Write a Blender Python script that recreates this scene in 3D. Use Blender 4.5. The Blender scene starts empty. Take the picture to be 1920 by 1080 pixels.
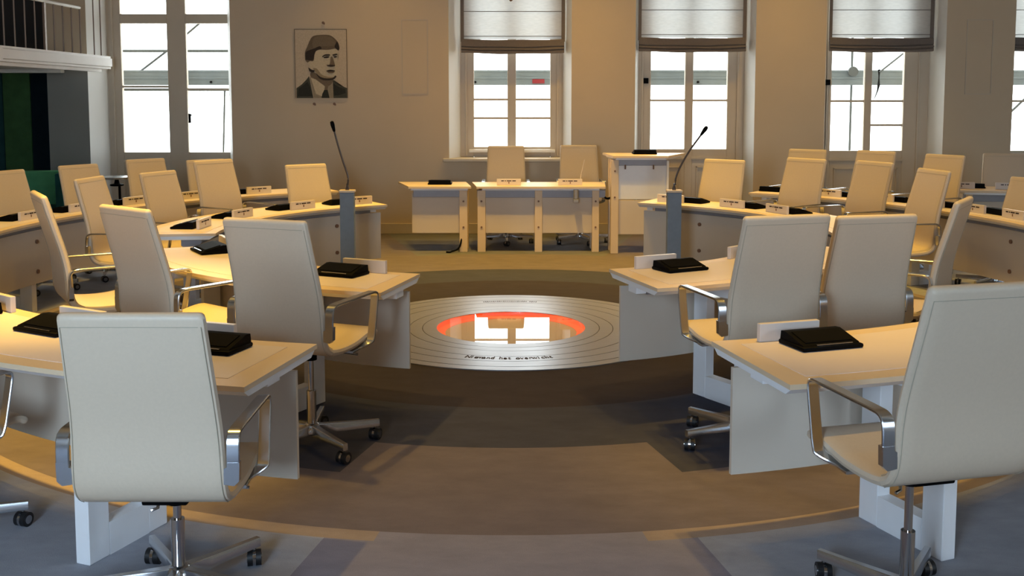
import bpy, bmesh, math, random
from mathutils import Vector, Matrix
random.seed(7)
PI = math.pi
S = bpy.context.scene
COL = S.collection

# ------------------------------------------------------------------ camera
cd = bpy.data.cameras.new('camera'); cam = bpy.data.objects.new('camera', cd); COL.objects.link(cam)
cd.sensor_width = 36.0; cd.lens = 36.0 * 1943.6 / 1920.0
cd.shift_y = -180.0 / 1920.0; cd.shift_x = 2.0 / 1920.0
cam.location = (0, 0, 1.69); cam.rotation_euler = (PI / 2 - 0.0882, 0, 0)
S.camera = cam
# ------------------------------------------------------------------ world, exposure
S.view_settings.view_transform = 'Standard'; S.view_settings.look = 'None'
S.view_settings.gamma = 1.0; S.view_settings.use_curve_mapping = False
S.view_settings.exposure = 0.0
w = bpy.data.worlds.new('world'); S.world = w; w.use_nodes = True
w.node_tree.nodes['Background'].inputs[0].default_value = (0.93, 0.97, 1.0, 1)
w.node_tree.nodes['Background'].inputs[1].default_value = 7.0

def area(name, loc, rot, sx, sy, power, color):
    l = bpy.data.lights.new(name, 'AREA'); l.shape = 'RECTANGLE'; l.size = sx; l.size_y = sy
    l.energy = power; l.color = color
    o = bpy.data.objects.new(name, l); COL.objects.link(o); o.location = loc; o.rotation_euler = rot
    return o
COOL = (0.50, 0.73, 1.0)
# cool area lamps added as daylight, in unseen windows behind the photographer
for x, p in ((-1.6, 195), (6.6, 85)):
    area('rear_daylight_fill', (x, -1.50, 1.95), (PI / 2, 0, 0), 1.1, 1.7, p, COOL)
WARM = (1.0, 0.60, 0.10)
CX, CY = 0.0, 7.62
def spot(x, y, power, ang=75, blend=0.9, color=WARM, z=5.0, rad=0.06):
    l = bpy.data.lights.new('ceiling_spot', 'SPOT'); l.energy = power; l.color = color
    l.spot_size = math.radians(ang); l.spot_blend = blend; l.shadow_soft_size = rad
    o = bpy.data.objects.new('ceiling_spot', l); COL.objects.link(o); o.location = (x, y, z)
    return o
# recessed halogen downlights in a ring above the desks and above the head table
for a, R, p in ((-35, 3.4, 330), (-70, 3.2, 300), (-100, 3.4, 330), (-125, 3.3, 330), (-150, 3.0, 380), (30, 3.4, 250), (70, 3.3, 300),
                (105, 3.4, 320), (130, 3.4, 360), (150, 3.2, 290), (180, 2.4, 900), (-55, 1.9, 160), (55, 1.9, 140)):
    spot(CX + R * math.sin(math.radians(a)), CY - R * math.cos(math.radians(a)), p, 72)
for x, p in ((-1.6, 120), (0.3, 150), (1.2, 170), (3.45, 240)):
    spot(x, 12.0, p, 78)
spot(-2.1, 5.0, 1300, 34); spot(1.4, 4.6, 430, 30); spot(0.0, 6.6, 110, 125)  # the last, wide and central, is added fill for the desks' inner faces

# ------------------------------------------------------------------ materials
def srgb(r, g, b):
    f = lambda c: ((c / 255) / 12.92) if c / 255 <= 0.04045 else (((c / 255) + 0.055) / 1.055) ** 2.4
    return (f(r), f(g), f(b), 1)
def mat(name, col, rough=0.5, metal=0.0, noise=0.0, nscale=20.0, bump=0.0, spec=0.5, emit=None, estr=0.0, coat=0.0, aniso=0.0):
    m = bpy.data.materials.new(name); m.use_nodes = True; nt = m.node_tree; b = nt.nodes['Principled BSDF']
    c = srgb(*col)
    b.inputs['Base Color'].default_value = c; b.inputs['Roughness'].default_value = rough
    b.inputs['Metallic'].default_value = metal; b.inputs['Specular IOR Level'].default_value = spec
    b.inputs['Coat Weight'].default_value = coat
    b.inputs['Anisotropic'].default_value = aniso
    if emit: b.inputs['Emission Color'].default_value = srgb(*emit); b.inputs['Emission Strength'].default_value = estr
    tc = nt.nodes.new('ShaderNodeTexCoord'); n = nt.nodes.new('ShaderNodeTexNoise')
    n.inputs['Scale'].default_value = nscale; n.inputs['Detail'].default_value = 6
    nt.links.new(tc.outputs['Object'], n.inputs['Vector'])
    mr = nt.nodes.new('ShaderNodeMapRange'); mr.inputs['To Min'].default_value = 1 - noise; mr.inputs['To Max'].default_value = 1 + noise
    mr.inputs['From Min'].default_value = 0.3; mr.inputs['From Max'].default_value = 0.7
    nt.links.new(n.outputs['Fac'], mr.inputs['Value'])
    mx = nt.nodes.new('ShaderNodeVectorMath'); mx.operation = 'SCALE'; mx.inputs[0].default_value = c[:3]
    nt.links.new(mr.outputs['Result'], mx.inputs['Scale']); nt.links.new(mx.outputs['Vector'], b.inputs['Base Color'])
    if bump:
        bp = nt.nodes.new('ShaderNodeBump'); bp.inputs['Strength'].default_value = bump; bp.inputs['Distance'].default_value = 0.01
        nt.links.new(n.outputs['Fac'], bp.inputs['Height']); nt.links.new(bp.outputs['Normal'], b.inputs['Normal'])
    return m
M = {}
M['leather'] = mat('cream_leather', (203, 187, 165), 0.48, noise=0.02, nscale=90, bump=0.05)
M['seam'] = mat('leather_seam', (172, 163, 144), 0.6, noise=0.02)
M['alu'] = mat('polished_aluminium', (205, 208, 212), 0.2, 1.0, noise=0.02, nscale=30)
M['chrome'] = mat('chrome', (190, 190, 192), 0.1, 1.0)
M['black'] = mat('black_plastic', (5, 5, 6), 0.55, noise=0.1, nscale=60, spec=0.06)
M['rubber'] = mat('black_rubber', (18, 18, 20), 0.5)
M['desk'] = mat('cream_laminate', (222, 200, 168), 0.42, noise=0.015, nscale=4)
M['inlay'] = mat('desk_linoleum', (222, 210, 208), 0.5, noise=0.02, nscale=5)
M['edge'] = mat('white_lacquer', (240, 240, 241), 0.35, noise=0.01)
M['panel'] = mat('beige_panel', (210, 197, 180), 0.45, noise=0.02, nscale=3)
M['tray'] = mat('grey_metal_tray', (150, 150, 156), 0.45, 0.3, noise=0.03)
M['wall'] = mat('wall_plaster', (212, 192, 163), 0.9, noise=0.02, nscale=2.0, bump=0.02)
M['reveal'] = mat('daylit_reveal', (232, 231, 226), 0.6, noise=0.01, nscale=4)  # opening sides whiter than the wall, daylight on them put into the colour
M['ceil'] = mat('ceiling_paint', (170, 162, 150), 0.9, noise=0.01)
M['frame'] = mat('painted_window_frame', (205, 190, 168), 0.5, noise=0.02, nscale=6)
M['sill'] = mat('sill_paint', (212, 200, 180), 0.45, noise=0.02)
M['base'] = mat('baseboard_paint', (200, 185, 160), 0.5, noise=0.02)
M['slate'] = mat('blue_grey_slate', (112, 124, 138), 0.7, noise=0.10, nscale=14)
M['cap'] = mat('light_wood_cap', (206, 186, 160), 0.5, noise=0.05)
M['mic'] = mat('dark_gooseneck', (88, 78, 72), 0.35, 0.7)
M['plate'] = mat('name_holder_white', (214, 204, 196), 0.3, noise=0.01)
M['ink'] = mat('dark_ink', (58, 50, 54), 0.8, spec=0.1)
M['crest'] = mat('crest_ink', (124, 92, 72), 0.6)
M['green1'] = mat('dark_green_felt', (62, 92, 56), 0.95, noise=0.12, nscale=8, spec=0.1)
M['green2'] = mat('near_black_green_felt', (18, 30, 36), 0.95, noise=0.12, nscale=8, spec=0.1)
M['green3'] = mat('teal_green_felt', (34, 62, 62), 0.95, noise=0.12, nscale=8, spec=0.1)
M['greensofa'] = mat('green_upholstery', (84, 150, 104), 0.9, noise=0.1, nscale=10, spec=0.2)
M['tealsofa'] = mat('teal_upholstery', (34, 84, 84), 0.9, noise=0.1, nscale=10, spec=0.2)
M['white'] = mat('white_paint', (222, 222, 216), 0.5, noise=0.02, nscale=5)
M['slab'] = mat('gallery_stone_white', (226, 222, 218), 0.5, noise=0.03, nscale=5)
M['dark'] = mat('dark_panelling', (42, 38, 36), 0.7, noise=0.25, nscale=2)
M['rail'] = mat('steel_railing', (128, 108, 92), 0.45, 0.3)
M['steel'] = mat('brushed_steel', (185, 190, 195), 0.25, 1.0)
M['scaf'] = mat('galvanised_scaffold', (96, 108, 116), 0.6, 0.0, noise=0.12, nscale=5)
M['tubes'] = mat('scaffold_tube', (66, 72, 74), 0.6, 0.0)
M['red'] = mat('red_sticker', (120, 10, 26), 0.6)
M['wallshade'] = mat('shaded_lower_pier', (138, 138, 132), 0.9, noise=0.03, nscale=2)  # pier front under the gallery, slab shade put into its darker grey
# portrait tones
for k, c in dict(p_paper=(202, 184, 158), p_face=(204, 188, 158), p_face2=(160, 142, 114), p_hair=(112, 98, 82), p_hair2=(62, 55, 50),
                 p_hair3=(122, 108, 90), p_suit=(58, 58, 52), p_suit2=(80, 78, 68), p_shirt=(156, 142, 120), p_dark=(68, 60, 54), p_mid=(122, 106, 88)).items():
    M[k] = mat('portrait_' + k[2:], c, 0.8, noise=0.08, nscale=60, spec=0.1)

def fabric_mat():
    m = bpy.data.materials.new('roman_blind_fabric'); m.use_nodes = True; nt = m.node_tree
    for n in list(nt.nodes): nt.nodes.remove(n)
    o = nt.nodes.new('ShaderNodeOutputMaterial'); d = nt.nodes.new('ShaderNodeBsdfDiffuse'); t = nt.nodes.new('ShaderNodeBsdfTranslucent')
    mx = nt.nodes.new('ShaderNodeMixShader'); mx.inputs[0].default_value = 0.29
    tc = nt.nodes.new('ShaderNodeTexCoord'); n = nt.nodes.new('ShaderNodeTexNoise'); n.inputs['Scale'].default_value = 60
    mp = nt.nodes.new('ShaderNodeMapping'); mp.inputs['Scale'].default_value = (0.25, 1, 1)
    r = nt.nodes.new('ShaderNodeMapRange'); r.inputs['To Min'].default_value = 0.86; r.inputs['To Max'].default_value = 1.1
    nt.links.new(tc.outputs['Object'], mp.inputs[0]); nt.links.new(mp.outputs[0], n.inputs['Vector']); nt.links.new(n.outputs['Fac'], r.inputs['Value'])
    for b, c in ((d, (0.56, 0.53, 0.50)), (t, (0.66, 0.67, 0.66))):
        v = nt.nodes.new('ShaderNodeVectorMath'); v.operation = 'SCALE'; v.inputs[0].default_value = c
        nt.links.new(r.outputs[0], v.inputs['Scale']); nt.links.new(v.outputs[0], b.inputs['Color'])
    nt.links.new(d.outputs[0], mx.inputs[1]); nt.links.new(t.outputs[0], mx.inputs[2]); nt.links.new(mx.outputs[0], o.inputs[0])
    return m
M['fabric'] = fabric_mat()
M['fold'] = mat('folded_blind_fabric', (124, 114, 106), 0.9, noise=0.05, nscale=40, spec=0.1)

def glass_mat(name, tint, gloss=0.04):
    m = bpy.data.materials.new(name); m.use_nodes = True; nt = m.node_tree
    for n in list(nt.nodes): nt.nodes.remove(n)
    o = nt.nodes.new('ShaderNodeOutputMaterial'); t = nt.nodes.new('ShaderNodeBsdfTransparent'); g = nt.nodes.new('ShaderNodeBsdfGlossy')
    g.inputs['Roughness'].default_value = gloss; t.inputs['Color'].default_value = tint
    f = nt.nodes.new('ShaderNodeFresnel'); 
    ge = nt.nodes.new('ShaderNodeNewGeometry'); mr = nt.nodes.new('ShaderNodeMapRange')
    mr.inputs['To Min'].default_value = 1.5; mr.inputs['To Max'].default_value = 1 / 1.5
    nt.links.new(ge.outputs['Backfacing'], mr.inputs['Value']); nt.links.new(mr.outputs[0], f.inputs['IOR'])
    mx = nt.nodes.new('ShaderNodeMixShader'); nt.links.new(f.outputs[0], mx.inputs[0])
    nt.links.new(t.outputs[0], mx.inputs[1]); nt.links.new(g.outputs[0], mx.inputs[2]); nt.links.new(mx.outputs[0], o.inputs[0])
    return m
M['pane'] = glass_mat('window_glass', (0.97, 0.99, 0.98, 1), 0.0)
M['floorglass'] = glass_mat('floor_glass', (0.95, 0.93, 0.9, 1), 0.005)

def carpet_mat():
    m = bpy.data.materials.new('ring_patterned_carpet'); m.use_nodes = True; nt = m.node_tree; L = nt.links
    b = nt.nodes['Principled BSDF']; b.inputs['Roughness'].default_value = 0.95; b.inputs['Specular IOR Level'].default_value = 0.15
    tc = nt.nodes.new('ShaderNodeTexCoord'); sp = nt.nodes.new('ShaderNodeSeparateXYZ'); L.new(tc.outputs['Object'], sp.inputs[0])
    def mth(op, a, b_=None, c=None):
        n = nt.nodes.new('ShaderNodeMath'); n.operation = op
        for i, v in enumerate((a, b_, c)):
            if v is None: continue
            if isinstance(v, (int, float)): n.inputs[i].default_value = v
            else: L.new(v, n.inputs[i])
        return n.outputs[0]
    x = sp.outputs[0]; y = mth('SUBTRACT', CY, sp.outputs[1])
    R = mth('SQRT', mth('ADD', mth('MULTIPLY', x, x), mth('MULTIPLY', y, y)))
    ang = mth('MULTIPLY', mth('ABSOLUTE', mth('ARCTAN2', x, y)), 180 / PI)
    gt = lambda v, t: mth('GREATER_THAN', v, t)
    lt = lambda v, t: mth('LESS_THAN', v, t)
    AND = lambda p, q: mth('MULTIPLY', p, q)
    def mixc(f, a, bb):
        n = nt.nodes.new('ShaderNodeMix'); n.data_type = 'RGBA'; L.new(f, n.inputs[0])
        for i, v in ((6, a), (7, bb)):
            if isinstance(v, tuple): n.inputs[i].default_value = v
            else: L.new(v, n.inputs[i])
        return n.outputs[2]
    dark = srgb(56, 51, 57); grey = srgb(64, 65, 77); brown = srgb(106, 98, 102); lilac = srgb(128, 126, 140); blue = srgb(156, 158, 166); strip = srgb(146, 132, 122)
    c = mixc(gt(R, 2.03), dark, grey)
    c = mixc(gt(R, 2.69), c, brown)
    # grey carpet under the inner chairs
    pad = AND(AND(gt(R, 2.69), lt(R, 3.12)), AND(gt(ang, 14.5), lt(ang, 66)))
    c = mixc(pad, c, grey)
    c = mixc(gt(R, 3.71), c, lilac)
    out = AND(gt(R, 3.71), AND(gt(ang, 11.0), lt(ang, 149)))
    c = mixc(out, c, blue)
    st = AND(AND(gt(R, 3.71), lt(R, 3.80)), AND(gt(ang, 8.0), lt(ang, 150)))
    c = mixc(st, c, strip)
    hd = AND(gt(R, 3.71), gt(ang, 164))
    c = mixc(hd, c, srgb(104, 104, 108))
    mid = AND(gt(R, 3.71), AND(gt(ang, 149), lt(ang, 164)))
    c = mixc(mid, c, brown)
    n1 = nt.nodes.new('ShaderNodeTexNoise'); n1.inputs['Scale'].default_value = 5.5; n1.inputs['Detail'].default_value = 8; n1.inputs['Roughness'].default_value = 0.65
    mp = nt.nodes.new('ShaderNodeMapping'); mp.inputs['Rotation'].default_value = (0, 0, 0.5); mp.inputs['Scale'].default_value = (0.8, 1.6, 1)
    L.new(tc.outputs['Object'], mp.inputs[0]); L.new(mp.outputs[0], n1.inputs['Vector'])
    n2 = nt.nodes.new('ShaderNodeTexNoise'); n2.inputs['Scale'].default_value = 260; L.new(tc.outputs['Object'], n2.inputs['Vector'])
    s = mth('ADD', mth('MULTIPLY', n1.outputs['Fac'], 0.62), mth('MULTIPLY', n2.outputs['Fac'], 0.3))
    s = mth('ADD', s, 0.54)
    v = nt.nodes.new('ShaderNodeVectorMath'); v.operation = 'SCALE'; L.new(c, v.inputs[0]); L.new(s, v.inputs['Scale'])
    L.new(v.outputs[0], b.inputs['Base Color'])
    bp = nt.nodes.new('ShaderNodeBump'); bp.inputs['Strength'].default_value = 0.3; bp.inputs['Distance'].default_value = 0.004
    L.new(n2.outputs['Fac'], bp.inputs['Height']); L.new(bp.outputs['Normal'], b.inputs['Normal'])
    return m
M['carpet'] = carpet_mat()

def medal_mat():
    m = bpy.data.materials.new('brushed_medallion_metal'); m.use_nodes = True; nt = m.node_tree; L = nt.links
    b = nt.nodes['Principled BSDF']; b.inputs['Metallic'].default_value = 0.8
    tc = nt.nodes.new('ShaderNodeTexCoord'); n = nt.nodes.new('ShaderNodeTexNoise'); n.inputs['Scale'].default_value = 4; n.inputs['Detail'].default_value = 8
    mp = nt.nodes.new('ShaderNodeMapping'); mp.inputs['Scale'].default_value = (0.6, 9, 1)
    L.new(tc.outputs['Object'], mp.inputs[0]); L.new(mp.outputs[0], n.inputs['Vector'])
    r = nt.nodes.new('ShaderNodeMapRange'); r.inputs['To Min'].default_value = 0.24; r.inputs['To Max'].default_value = 0.40
    L.new(n.outputs['Fac'], r.inputs['Value']); L.new(r.outputs[0], b.inputs['Roughness'])
    b.inputs['Base Color'].default_value = srgb(168, 170, 177)
    return m
M['medal'] = medal_mat()
M['groove'] = mat('dark_groove', (66, 58, 54), 0.6)
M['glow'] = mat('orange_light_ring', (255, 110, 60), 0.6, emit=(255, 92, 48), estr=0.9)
M['well'] = mat('well_bottom_glow', (195, 175, 140), 0.6, noise=0.05, emit=(205, 182, 142), estr=0.30)  # faint warm emission added to brighten the glass centre, not a lamp

# ------------------------------------------------------------------ geometry helpers
def obj(name, bm, m, parent=None, loc=(0, 0, 0), rz=0.0, smooth=False, keep=False):
    me = bpy.data.meshes.new(name)
    bmesh.ops.recalc_face_normals(bm, faces=bm.faces) if not keep else None
    bm.to_mesh(me); bm.free()
    if isinstance(m, (list, tuple)):
        for k in m: me.materials.append(M[k])
    else: me.materials.append(M[m])
    if smooth:
        for p in me.polygons: p.use_smooth = True
        try: me.set_sharp_from_angle(angle=math.radians(38))
        except Exception: pass
    o = bpy.data.objects.new(name, me); COL.objects.link(o); o.location = loc; o.rotation_euler = (0, 0, rz)
    if parent is not None: o.parent = parent
    return o
def tag(o, label, cat, group=None, kind=None):
    if label: o['label'] = label
    if cat: o['category'] = cat
    if group: o['group'] = group
    if kind: o['kind'] = kind
    return o
def thing(name, label, cat, loc=(0, 0, 0), rz=0.0, group=None):
    o = bpy.data.objects.new(name, None); COL.objects.link(o); o.location = loc; o.rotation_euler = (0, 0, rz)
    o.empty_display_size = 0.1
    return tag(o, label, cat, group)
def struct(name, bm, m, **k):
    o = obj(name, bm, m, **k); o['kind'] = 'structure'; return o
def dup(src, loc=None, rz=None, label=None):
    r = src.copy(); COL.objects.link(r)
    if loc is not None: r.location = loc
    if rz is not None: r.rotation_euler = (0, 0, rz)
    if label: r['label'] = label
    for ch in KIDS[src.name]:
        c = ch.copy(); COL.objects.link(c); c.parent = r; c.location = ch.location
        for g in ch.children:
            d = g.copy(); COL.objects.link(d); d.parent = c
            d.location = g.location
    return r
KIDS = {}
def BM(): return bmesh.new()
def box(bm, x0, x1, y0, y1, z0, z1, bev=0.0, mtx=None, seg=2):
    r = bmesh.ops.create_cube(bm, size=1.0)
    vs = r['verts']
    for v in vs:
        v.co = Vector((x0 + (v.co.x + .5) * (x1 - x0), y0 + (v.co.y + .5) * (y1 - y0), z0 + (v.co.z + .5) * (z1 - z0)))
    if bev > 0:
        es = list({e for v in vs for e in v.link_edges})
        r2 = bmesh.ops.bevel(bm, geom=es, offset=bev, segments=seg, affect='EDGES', profile=0.5)
        vs = list({v for f in r2['faces'] for v in f.verts} | {v for v in vs if v.is_valid})
    if mtx is not None: bmesh.ops.transform(bm, matrix=mtx, verts=[v for v in vs if v.is_valid])
    return vs
def prism(bm, poly, z0, z1):
    lo = [bm.verts.new((x, y, z0)) for x, y in poly]; hi = [bm.verts.new((x, y, z1)) for x, y in poly]
    n = len(poly)
    bm.faces.new(hi); bm.faces.new(lo[::-1])
    for i in range(n): bm.faces.new((lo[i], lo[(i + 1) % n], hi[(i + 1) % n], hi[i]))
def pol(a, R): a = math.radians(a); return (CX + R * math.sin(a), CY - R * math.cos(a))
def arc_poly(R0, R1, a0, a1):
    n = max(3, int(abs(a1 - a0) / 1.6))
    A = [a0 + (a1 - a0) * i / n for i in range(n + 1)]
    return [pol(a, R0) for a in A], [pol(a, R1) for a in A]
def arc_solid(bm, R0, R1, a0, a1, z0, z1, R0b=None, R1b=None):
    """annular sector; R0b/R1b: radii at the lower face (bevelled underside)"""
    i1, o1 = arc_poly(R0, R1, a0, a1)
    i0, o0 = arc_poly(R0b or R0, R1b or R1, a0, a1)
    rings = []
    for p, q, r, s in zip(i1, o1, o0, i0):
        rings.append([bm.verts.new((*p, z1)), bm.verts.new((*q, z1)), bm.verts.new((*r, z0)), bm.verts.new((*s, z0))])
    for A, B in zip(rings, rings[1:]):
        for k in range(4): bm.faces.new((A[k], B[k], B[(k + 1) % 4], A[(k + 1) % 4]))
    bm.faces.new(rings[0]); bm.faces.new(rings[-1][::-1])
def tube(bm, pts, r, seg=10, cap=True, taper=None):
    pts = [Vector(p) for p in pts]; rings = []
    up = Vector((0, 0, 1))
    for i, p in enumerate(pts):
        d = (pts[min(i + 1, len(pts) - 1)] - pts[max(i - 1, 0)]).normalized()
        u = d.cross(up)
        if u.length < 1e-3: u = d.cross(Vector((1, 0, 0)))
        u.normalize(); v = d.cross(u)
        rr = r if taper is None else taper[i]
        rings.append([bm.verts.new(p + rr * (math.cos(2 * PI * k / seg) * u + math.sin(2 * PI * k / seg) * v)) for k in range(seg)])
    for A, B in zip(rings, rings[1:]):
        for k in range(seg): bm.faces.new((A[k], A[(k + 1) % seg], B[(k + 1) % seg], B[k]))
    if cap: bm.faces.new(rings[0][::-1]); bm.faces.new(rings[-1])
def cyl(bm, c, r, h, seg=24, axis='Z', r2=None):
    m = Matrix.Translation(c)
    if axis == 'X': m = m @ Matrix.Rotation(PI / 2, 4, 'Y')
    if axis == 'Y': m = m @ Matrix.Rotation(PI / 2, 4, 'X')
    bmesh.ops.create_cone(bm, cap_ends=True, segments=seg, radius1=r, radius2=r if r2 is None else r2, depth=h, matrix=m)
def lathe(bm, prof, seg=28, c=(0, 0)):
    rings = [[bm.verts.new((c[0] + r * math.cos(2 * PI * k / seg), c[1] + r * math.sin(2 * PI * k / seg), z)) for k in range(seg)] for r, z in prof]
    for A, B in zip(rings, rings[1:]):
        for k in range(seg): bm.faces.new((A[k], A[(k + 1) % seg], B[(k + 1) % seg], B[k]))
    bm.faces.new(rings[0][::-1]); bm.faces.new(rings[-1])
def smooth_path(pts, n=6):
    out = []
    P = [Vector(p) for p in pts]; P = [P[0] * 2 - P[1]] + P + [P[-1] * 2 - P[-2]]
    for i in range(1, len(P) - 2):
        for k in range(n):
            t = k / n; p0, p1, p2, p3 = P[i - 1:i + 3]
            out.append(0.5 * ((2 * p1) + (p2 - p0) * t + (2 * p0 - 5 * p1 + 4 * p2 - p3) * t * t + (-p0 + 3 * p1 - 3 * p2 + p3) * t ** 3))
    out.append(P[-2]); return out

# ------------------------------------------------------------------ room shell
WY = 13.1
bm = BM(); box(bm, -8.0, 8.8, -1.8, 13.9, -0.12, 0.0); fl = struct('floor', bm, 'carpet')
# the medallion sits in a shallow round pit: cut it from the floor
bm = BM(); cyl(bm, (CX, CY, 0), 0.60, 0.2, 96)
cut = obj('cut', bm, 'carpet'); md = fl.modifiers.new('pit', 'BOOLEAN'); md.object = cut; md.operation = 'DIFFERENCE'; md.solver = 'EXACT'
dg = bpy.context.evaluated_depsgraph_get(); nm = bpy.data.meshes.new_from_object(fl.evaluated_get(dg)); fl.modifiers.clear(); fl.data = nm
bpy.data.objects.remove(cut)
bm = BM(); box(bm, -8.0, 8.8, -1.8, 13.9, 5.1, 5.25); struct('ceiling', bm, 'ceil')
bm = BM(); box(bm, -8.15, -8.0, -1.8, 13.9, 0, 5.1); struct('wall_left', bm, 'wall')
bm = BM(); box(bm, 8.8, 8.95, -1.8, 13.9, 0, 5.1); struct('wall_right', bm, 'wall')
# rear wall (behind the photographer) with openings set around the daylight lamps
bm = BM()
xs = [(-8.0, -2.15), (-1.05, 6.05), (7.15, 8.8)]
for a, b in xs: box(bm, a, b, -1.8, -1.6, 0, 5.1)
for a, b in ((-2.15, -1.05), (6.05, 7.15)):
    box(bm, a, b, -1.8, -1.6, 0, 1.0); box(bm, a, b, -1.8, -1.6, 2.8, 5.1)
struct('wall_rear', bm, 'wall')

# far wall with splayed openings
OPEN = [(-5.317, -3.517, .14, .10), (-0.781, 0.761, .13, .09), (1.562, 3.069, .07, .07), (3.952, 5.453, .08, .08), (6.315, 7.85, .08, .08)]
YB = 13.36; YO = 13.75; TOPZ = 3.35
bm = BM()
edges = [(-8.0, -8.0)] ; piers = []
prev_f, prev_b = -5.83, -5.83
for a, b, sl, sr in OPEN:
    piers.append((prev_f, prev_b, a, a + sl)); prev_f, prev_b = b, b - sr
piers.append((prev_f, prev_b, 8.8, 8.8))
for f0, b0, f1, b1 in piers:
    for z0_, z1_ in (((0, 2.10), (2.10, 5.1)) if f0 < -5.8 else ((0, 5.1),)): prism(bm, [(f0, WY), (f1, WY), (b1, YB), (b1, YO), (b0, YO), (b0, YB)], z0_, z1_)
for a, b, sl, sr in OPEN:
    prism(bm, [(a, WY), (b, WY), (b - sr, YB), (b - sr, YO), (a + sl, YO), (a + sl, YB)], TOPZ, 5.1)
a, b, sl, sr = OPEN[1]
prism(bm, [(a, WY), (b, WY), (b - sr, YB), (b - sr, YO), (a + sl, YO), (a + sl, YB)], 0, 0.93)
wb = struct('wall_back', bm, ['wall', 'reveal', 'wallshade'])
for p in wb.data.polygons:
    if abs(p.normal.x) > 0.5 and p.center.z < TOPZ + 2 and abs(p.center.x) < 7.9: p.material_index = 1
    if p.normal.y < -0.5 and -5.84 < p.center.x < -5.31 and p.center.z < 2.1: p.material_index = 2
# niche at the left under the gallery: dark felt wall panels and a white head beam
bm = BM(); box(bm, -8.0, -5.83, 13.55, 13.75, 0, 5.1); struct('wall_niche', bm, 'dark')
widths = [(-8.0, -7.3, 'green2'), (-7.3, -6.95, 'green1'), (-6.95, -6.55, 'green3'), (-6.55, -6.32, 'green2'), (-6.32, -6.02, 'green1'), (-6.02, -5.84, 'green2')]
for i, (x0, x1, m) in enumerate([(-7.9, -7.35, 'green2'), (-7.34, -6.83, 'green3'), (-6.82, -6.58, 'green3'), (-6.57, -6.22, 'green1'), (-6.21, -5.84, 'green2')]):
    bm = BM(); box(bm, x0, x1, 13.46, 13.54, 0.02, 2.05, 0.008)
    tag(obj('acoustic_panel', bm, m, smooth=True), ['black-green felt wall panel at the far left of the niche', 'dark teal felt wall panel, second from the left in the niche', 'narrow dark teal felt wall panel left of the green one',
        'mossy green felt wall panel in the niche under the gallery', 'near-black felt wall panel at the niche corner beside the shaded grey wall'][i], 'wall panel', 'felt panels in the niche under the gallery')
bm = BM(); box(bm, -8.0, -5.60, 12.98, 13.095, 2.03, 2.09, 0.01); struct('trim_1', bm, 'white', smooth=True)

# baseboards
for i, (f0, b0, f1, b1) in enumerate(piers[1:]):
    bm = BM(); box(bm, f0 + 0.01, min(f1, 8.79) - 0.01, WY - 0.02, WY, 0, 0.13, 0.004)
    struct('baseboard_back' if i == 0 else 'baseboard_back', bm, 'base')
bm = BM(); box(bm, OPEN[1][0], OPEN[1][1], WY - 0.02, WY, 0, 0.13, 0.004); struct('baseboard_back', bm, 'base')

# flush access panels in the wall
for x0, x1, lab in ((-1.366, -1.046, 'flush wall hatch right of the drawn portrait'), (5.71, 6.03, 'flush wall hatch on the pier near the right edge of the picture')):
    t = thing('wall_hatch', lab, 'wall hatch', (0.5 * (x0 + x1), WY, 1.77), 0, 'flush hatches in the far wall')
    h = 0.92; wd = (x1 - x0) / 2
    bm = BM(); box(bm, -wd + .006, wd - .006, -0.004, 0.0, 0.006, h - .006); obj('door_leaf', bm, 'wall', t)
    bm = BM()
    for (a, b, c, d) in ((-wd - .006, -wd + .004, 0, h), (wd - .004, wd + .006, 0, h), (-wd - .006, wd + .006, -.006, .004), (-wd - .006, wd + .006, h - .004, h + .006)):
        box(bm, a, b, -0.008, 0.0, c, d)
    obj('hatch_frame', bm, 'frame', t)

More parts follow.
